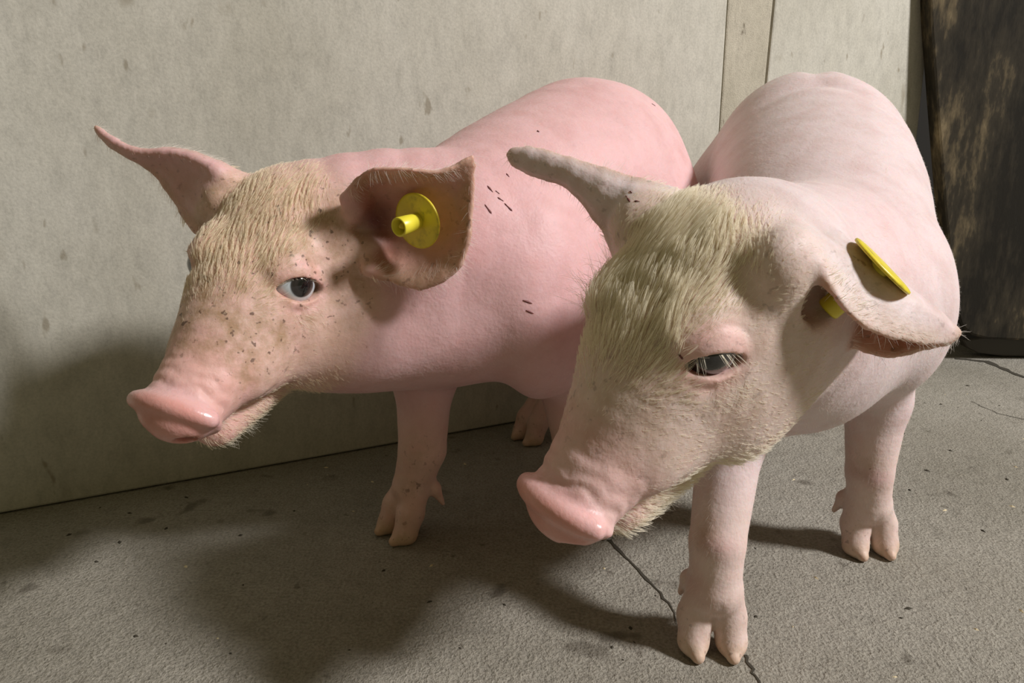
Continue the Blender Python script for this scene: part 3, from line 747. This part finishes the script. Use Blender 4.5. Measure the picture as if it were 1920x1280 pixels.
grid = lambda rows, dy=0.0: np.array([[W(p[0], p[1], p[2]+dy) for p in r] for r in rows])
earA_left = grid([
 [(645, 372, .512), (660, 400, .522), (690, 420, .535), (690, 460, .530), (690, 505, .517)],
 [(690, 322, .498), (705, 355, .520), (735, 400, .535), (740, 460, .530), (735, 525, .512)],
 [(760, 318, .495), (775, 345, .512), (795, 400, .525), (805, 460, .522), (795, 538, .505)],
 [(825, 322, .497), (835, 340, .508), (850, 385, .515), (855, 440, .513), (858, 502, .503)],
 [(886, 294, .500), (887, 312, .503), (886, 350, .505), (884, 390, .505), (880, 440, .502)]], -.012)
earA_right = grid([
 [(455, 332, .548), (430, 345, .540), (405, 375, .535), (390, 400, .540), (372, 428, .550)],
 [(400, 300, .548), (390, 310, .538), (375, 340, .545), (355, 370, .550), (335, 385, .553)],
 [(335, 280, .552), (330, 288, .545), (320, 300, .552), (305, 315, .556), (290, 325, .558)],
 [(262, 281, .555), (260, 285, .552), (255, 290, .555), (250, 294, .556), (243, 293, .557)],
 [(214, 262, .560), (213, 264, .558), (211, 267, .560), (209, 270, .561), (206, 270, .561)],
 [(180, 238, .566), (181, 240, .565), (182, 242, .566), (183, 244, .567), (184, 246, .567)]])
earB_right = grid([
 [(1265, 362, .432), (1240, 385, .424), (1215, 408, .421), (1190, 438, .425), (1165, 470, .435)],
 [(1158, 325, .441), (1152, 350, .436), (1146, 375, .434), (1138, 402, .437), (1128, 424, .444)],
 [(1062, 296, .453), (1065, 310, .450), (1067, 325, .448), (1069, 339, .450), (1068, 352, .455)],
 [(1000, 279, .462), (1000, 290, .460), (1000, 302, .459), (1000, 315, .460), (1000, 326, .465)],
 [(962, 281, .468), (958, 284, .467), (955, 290, .467), (956, 297, .468), (962, 306, .469)]])
earB_left = grid([
 [(1535, 500, .352), (1490, 440, .372), (1500, 435, .395), (1560, 520, .405), (1565, 620, .395)],
 [(1570, 560, .345), (1590, 490, .362), (1610, 470, .385), (1625, 540, .405), (1610, 650, .395)],
 [(1630, 615, .345), (1670, 545, .362), (1690, 540, .383), (1690, 600, .398), (1670, 665, .390)],
 [(1720, 640, .355), (1745, 590, .365), (1752, 590, .378), (1745, 620, .385), (1735, 650, .380)],
 [(1780, 640, .368), (1790, 630, .370), (1797, 624, .372), (1792, 630, .374), (1780, 640, .374)]])

FA = unit([-.43, -.90, 0]); FB = unit([-.287, -.958, 0])
pigA = dict(label='pink piglet by the wall, brown dirt on its face, yellow tag inside its upright ear',
 R=RA, t=tA, h=.0015, lo=(-.32, .36, -.004), hi=(.235, .93, .42), base=(.0, .66, 0), fwd=FA, BR=BRmat(FA),
 C=[(-.159, .553, .255), (-.10, .572, .25), (-.037, .60, .236), (.004, .65, .252), (.045, .705, .272), (.076, .745, .281), (.095, .782, .262)],
 W=[.054, .060, .086, .093, .097, .098, .076], H=[.060, .076, .092, .100, .103, .106, .085],
 mass=[((.024, .574, .205), (.055, .036, .075), .03), ((-.075, .615, .205), (.05, .034, .07), .03), ((-.06, .565, .19), (.05, .05, .045), .03), ((-.118, .545, .188), (.05, .05, .042), .03)],
 lid=(.0160, .0088), drop=0.0, lash_dir=.1, lash_len=.004, lashes=26,
 front=[dict(sh=(-.068, .60, .17), el=(-.074, .60, .135), ca=(-.076, .588, .078), fe=(-.086, .588, .044), ground=(-.099, .580), head=(-.75, -.66), r=(.034, .024, .0200, .0170)),
        dict(sh=(.035, .59, .17), el=(.045, .61, .14), ca=(.055, .602, .080), fe=(.065, .600, .044), ground=(.071, .589), head=(-.3, -.95), r=(.036, .025, .0195, .0185))],
 hind=[((.045, .745, .26), (.045, .75, .18), (.055, .825, .115), (.042, .815, .052), (.018, .793, 0), (-.80, -.60)),
       ((.116, .715, .25), (.116, .70, .18), (.125, .785, .11), (.120, .760, .045), (.115, .748, 0), (-.43, -.9))],
 disp=[(lambda p: (lambda la, al, z: (.0055*np.exp(-((al+.006+.25*(z-.22))/.006)**2)+.0016*np.exp(-((al-.026+.15*(z-.22))/.005)**2)+.0010*np.exp(-((al-.048)/.005)**2))*np.clip((la-.02)/.03, 0, 1)*np.clip((z-.14)/.03, 0, 1)*np.clip((.285-z)/.04, 0, 1))((p-[.004, .65, 0])@np.array([-FA[1], FA[0], 0]), -((p-[.004, .65, 0])@FA), p[..., 2]), (.06, .62, .22), .12)],
 grime=[(W(775, 915, .57), (.012, .02, .008), .8), (W(790, 850, .57), (.02, .02, .02), .5)],
 scabs=[((914, 342), (927, 357), .0008), ((911, 378), (924, 396), .0009), ((938, 369), (950, 377), .0007), ((949, 377), (963, 391), .0009), ((931, 352), (939, 360), .0006), ((951, 320), (958, 327), .0006), ((1009, 240), (1014, 243), .0009), ((984, 566), (1000, 574), .0008), ((990, 584), (1004, 592), .0007), ((1225, 190), (1232, 194), .0005)],
 ears=[earA_left, earA_right], inner_sign=[1, 1],
 carve=[(W(735, 420, .484), (.029,)*3, .006), (W(704, 410, .512), (.017,)*3, .006)], patch=[(W(704, 408, .520), (.013, .016, .015), (.13, .025, .02), .95)],  # patch: shade of the deep ear canal put into the skin colour
 skin=(.70, .455, .45), pink=(.68, .385, .385), face=(.70, .49, .39), ear_in=(.60, .33, .26), leg=(.66, .46, .34), mottle=.45, dirt=.9,
 whiskers=[((.055, .014, -.090), .018, (-.5, .35, -1), 90, .011), ((.0, .040, -.085), .03, (-1, .3, -.6), 120, .012), ((.01, .046, -.018), .010, (-.5, 1, -.6), 60, .009), ((.075, .02, -.072), .014, (-.6, .6, -.8), 60, .008)],
 fringe=1.0, muzzle=(.72, .43, .37), iris=.0080, gaze=RA@unit(np.array([.42, .83, .31])), dens=(90000, 420000), len=(.003, .009), hair=(M_hairA, M_hairW))
pigB = dict(label='whitish piglet in front, long cream forehead hair, drooping ear tagged behind',
 R=RB, t=tB, h=.0015, lo=(-.02, .29, -.004), hi=(.50, .99, .43), base=(.24, .66, 0), fwd=FB, BR=BRmat(FB),
 C=[(.117, .412, .243), (.168, .465, .232), (.224, .545, .222), (.250, .62, .255), (.276, .70, .281), (.297, .78, .297), (.313, .85, .278)],
 W=[.054, .066, .084, .089, .094, .093, .074], H=[.055, .074, .084, .082, .090, .101, .085],
 mass=[((.279, .535, .207), (.055, .036, .056), .03), ((.182, .545, .19), (.05, .036, .07), .03), ((.19, .49, .185), (.05, .05, .045), .03)],
 lid=(.0150, .0072), drop=.0018, lash_dir=-.75, lash_len=.010, lashes=30,
 front=[dict(sh=(.178, .52, .175), el=(.147, .468, .140), ca=(.134, .437, .077), fe=(.134, .434, .045), ground=(.1335, .4285), head=(-.03, -1), r=(.034, .022, .0178, .0176)),
        dict(sh=(.273, .545, .178), el=(.287, .556, .135), ca=(.287, .552, .074), fe=(.292, .556, .044), ground=(.2960, .552), head=(.05, -1), r=(.032, .024, .0178, .0174))],
 hind=[((.352, .79, .265), (.365, .80, .19), (.392, .91, .115), (.402, .885, .045), (.407, .872, 0), (-.1, -1)),
       ((.245, .815, .265), (.250, .81, .19), (.262, .92, .11), (.262, .90, .045), (.26, .885, 0), (-.28, -.96))],
 patch=[(W(1322, 1008, .418), (.009, .012, .010), (.36, .21, .16), .75), (W(1345, 1030, .418), (.016, .014, .008), (.56, .36, .34), .6), (W(1640, 895, .535), (.014, .02, .007), (.52, .33, .32), .7),
        (W(1300, 1100, .425), (.008, .012, .012), (.60, .38, .36), .5), (W(1700, 430, .45), (.05, .06, .05), (.74, .50, .50), .5)],
 grime=[(W(1322, 1000, .418), (.010, .014, .012), .9), (W(1630, 880, .535), (.012, .02, .008), .7), (W(1370, 770, .36), (.025, .03, .015), .6), (W(1590, 490, .365), (.02, .02, .012), .6)],
 disp=[(lambda p: (lambda la, al: (.0045*np.exp(-(la/.010)**2)*np.exp(-((al-.02)/.05)**2)+.0040*np.exp(-((al+.050+.35*np.abs(la))/.013)**2)*np.exp(-(la/.06)**2))*np.clip((p[..., 2]-.30)/.03, 0, 1))((p-[.292, .76, 0])@np.array([-FB[1], FB[0], 0]), -((p-[.292, .76, 0])@FB)), (.29, .76, .36), .13)],
 scabs=[((1168, 363), (1178, 374), .0006), ((1190, 371), (1199, 374), .0007), ((1176, 355), (1181, 358), .0005), ((1270, 668), (1277, 675), .0008)],
 ears=[earB_right, earB_left], inner_sign=[1, 1],
 carve=[(W(1545, 545, .366), (.017,)*3, .006)],
 skin=(.70, .60, .59), pink=(.70, .52, .515), face=(.70, .545, .46), ear_in=(.78, .38, .29), leg=(.72, .54, .45), mottle=.5, dirt=.35,
 whiskers=[((.004, -.046, .010), .013, (-.1, -1, .35), 46, .024), ((-.012, -.042, .022), .012, (-.6, -1, .5), 40, .016), ((.055, .012, -.090), .018, (-.5, .3, -1), 90, .010), ((.02, .034, -.088), .02, (-.6, .4, -1), 90, .010), ((.008, .046, -.018), .011, (-.5, 1, -.7), 60, .010), ((.080, .02, -.070), .012, (-.4, .6, -.8), 50, .006)],
 fringe=.45, muzzle=(.72, .46, .42), iris=.0112, gaze=RB@unit(np.array([.60, .76, .24])), dens=(220000, 800000), len=(.0045, .015), hair=(M_hairB, M_hairW))
rootA, baseA = build_pig(pigA)
rootB, baseB = build_pig(pigB)
cA = W(783, 414, .496); ear_tag(rootA, baseA, cA, W(741, 428, .478)-cA, 'round yellow plastic tag with hollow stud')
cB = W(1655, 498, .366); vB = unit(cB-np.array([0, 0, CAM_H])); aB = W(1575, 562, .366)-cB; aB = unit(aB-vB*aB.dot(vB))+.05*vB; ear_tag(rootB, baseB, cB, aB, 'yellow tag disc seen on edge', 1.75)
print('built', round(time.time()-T0, 1))
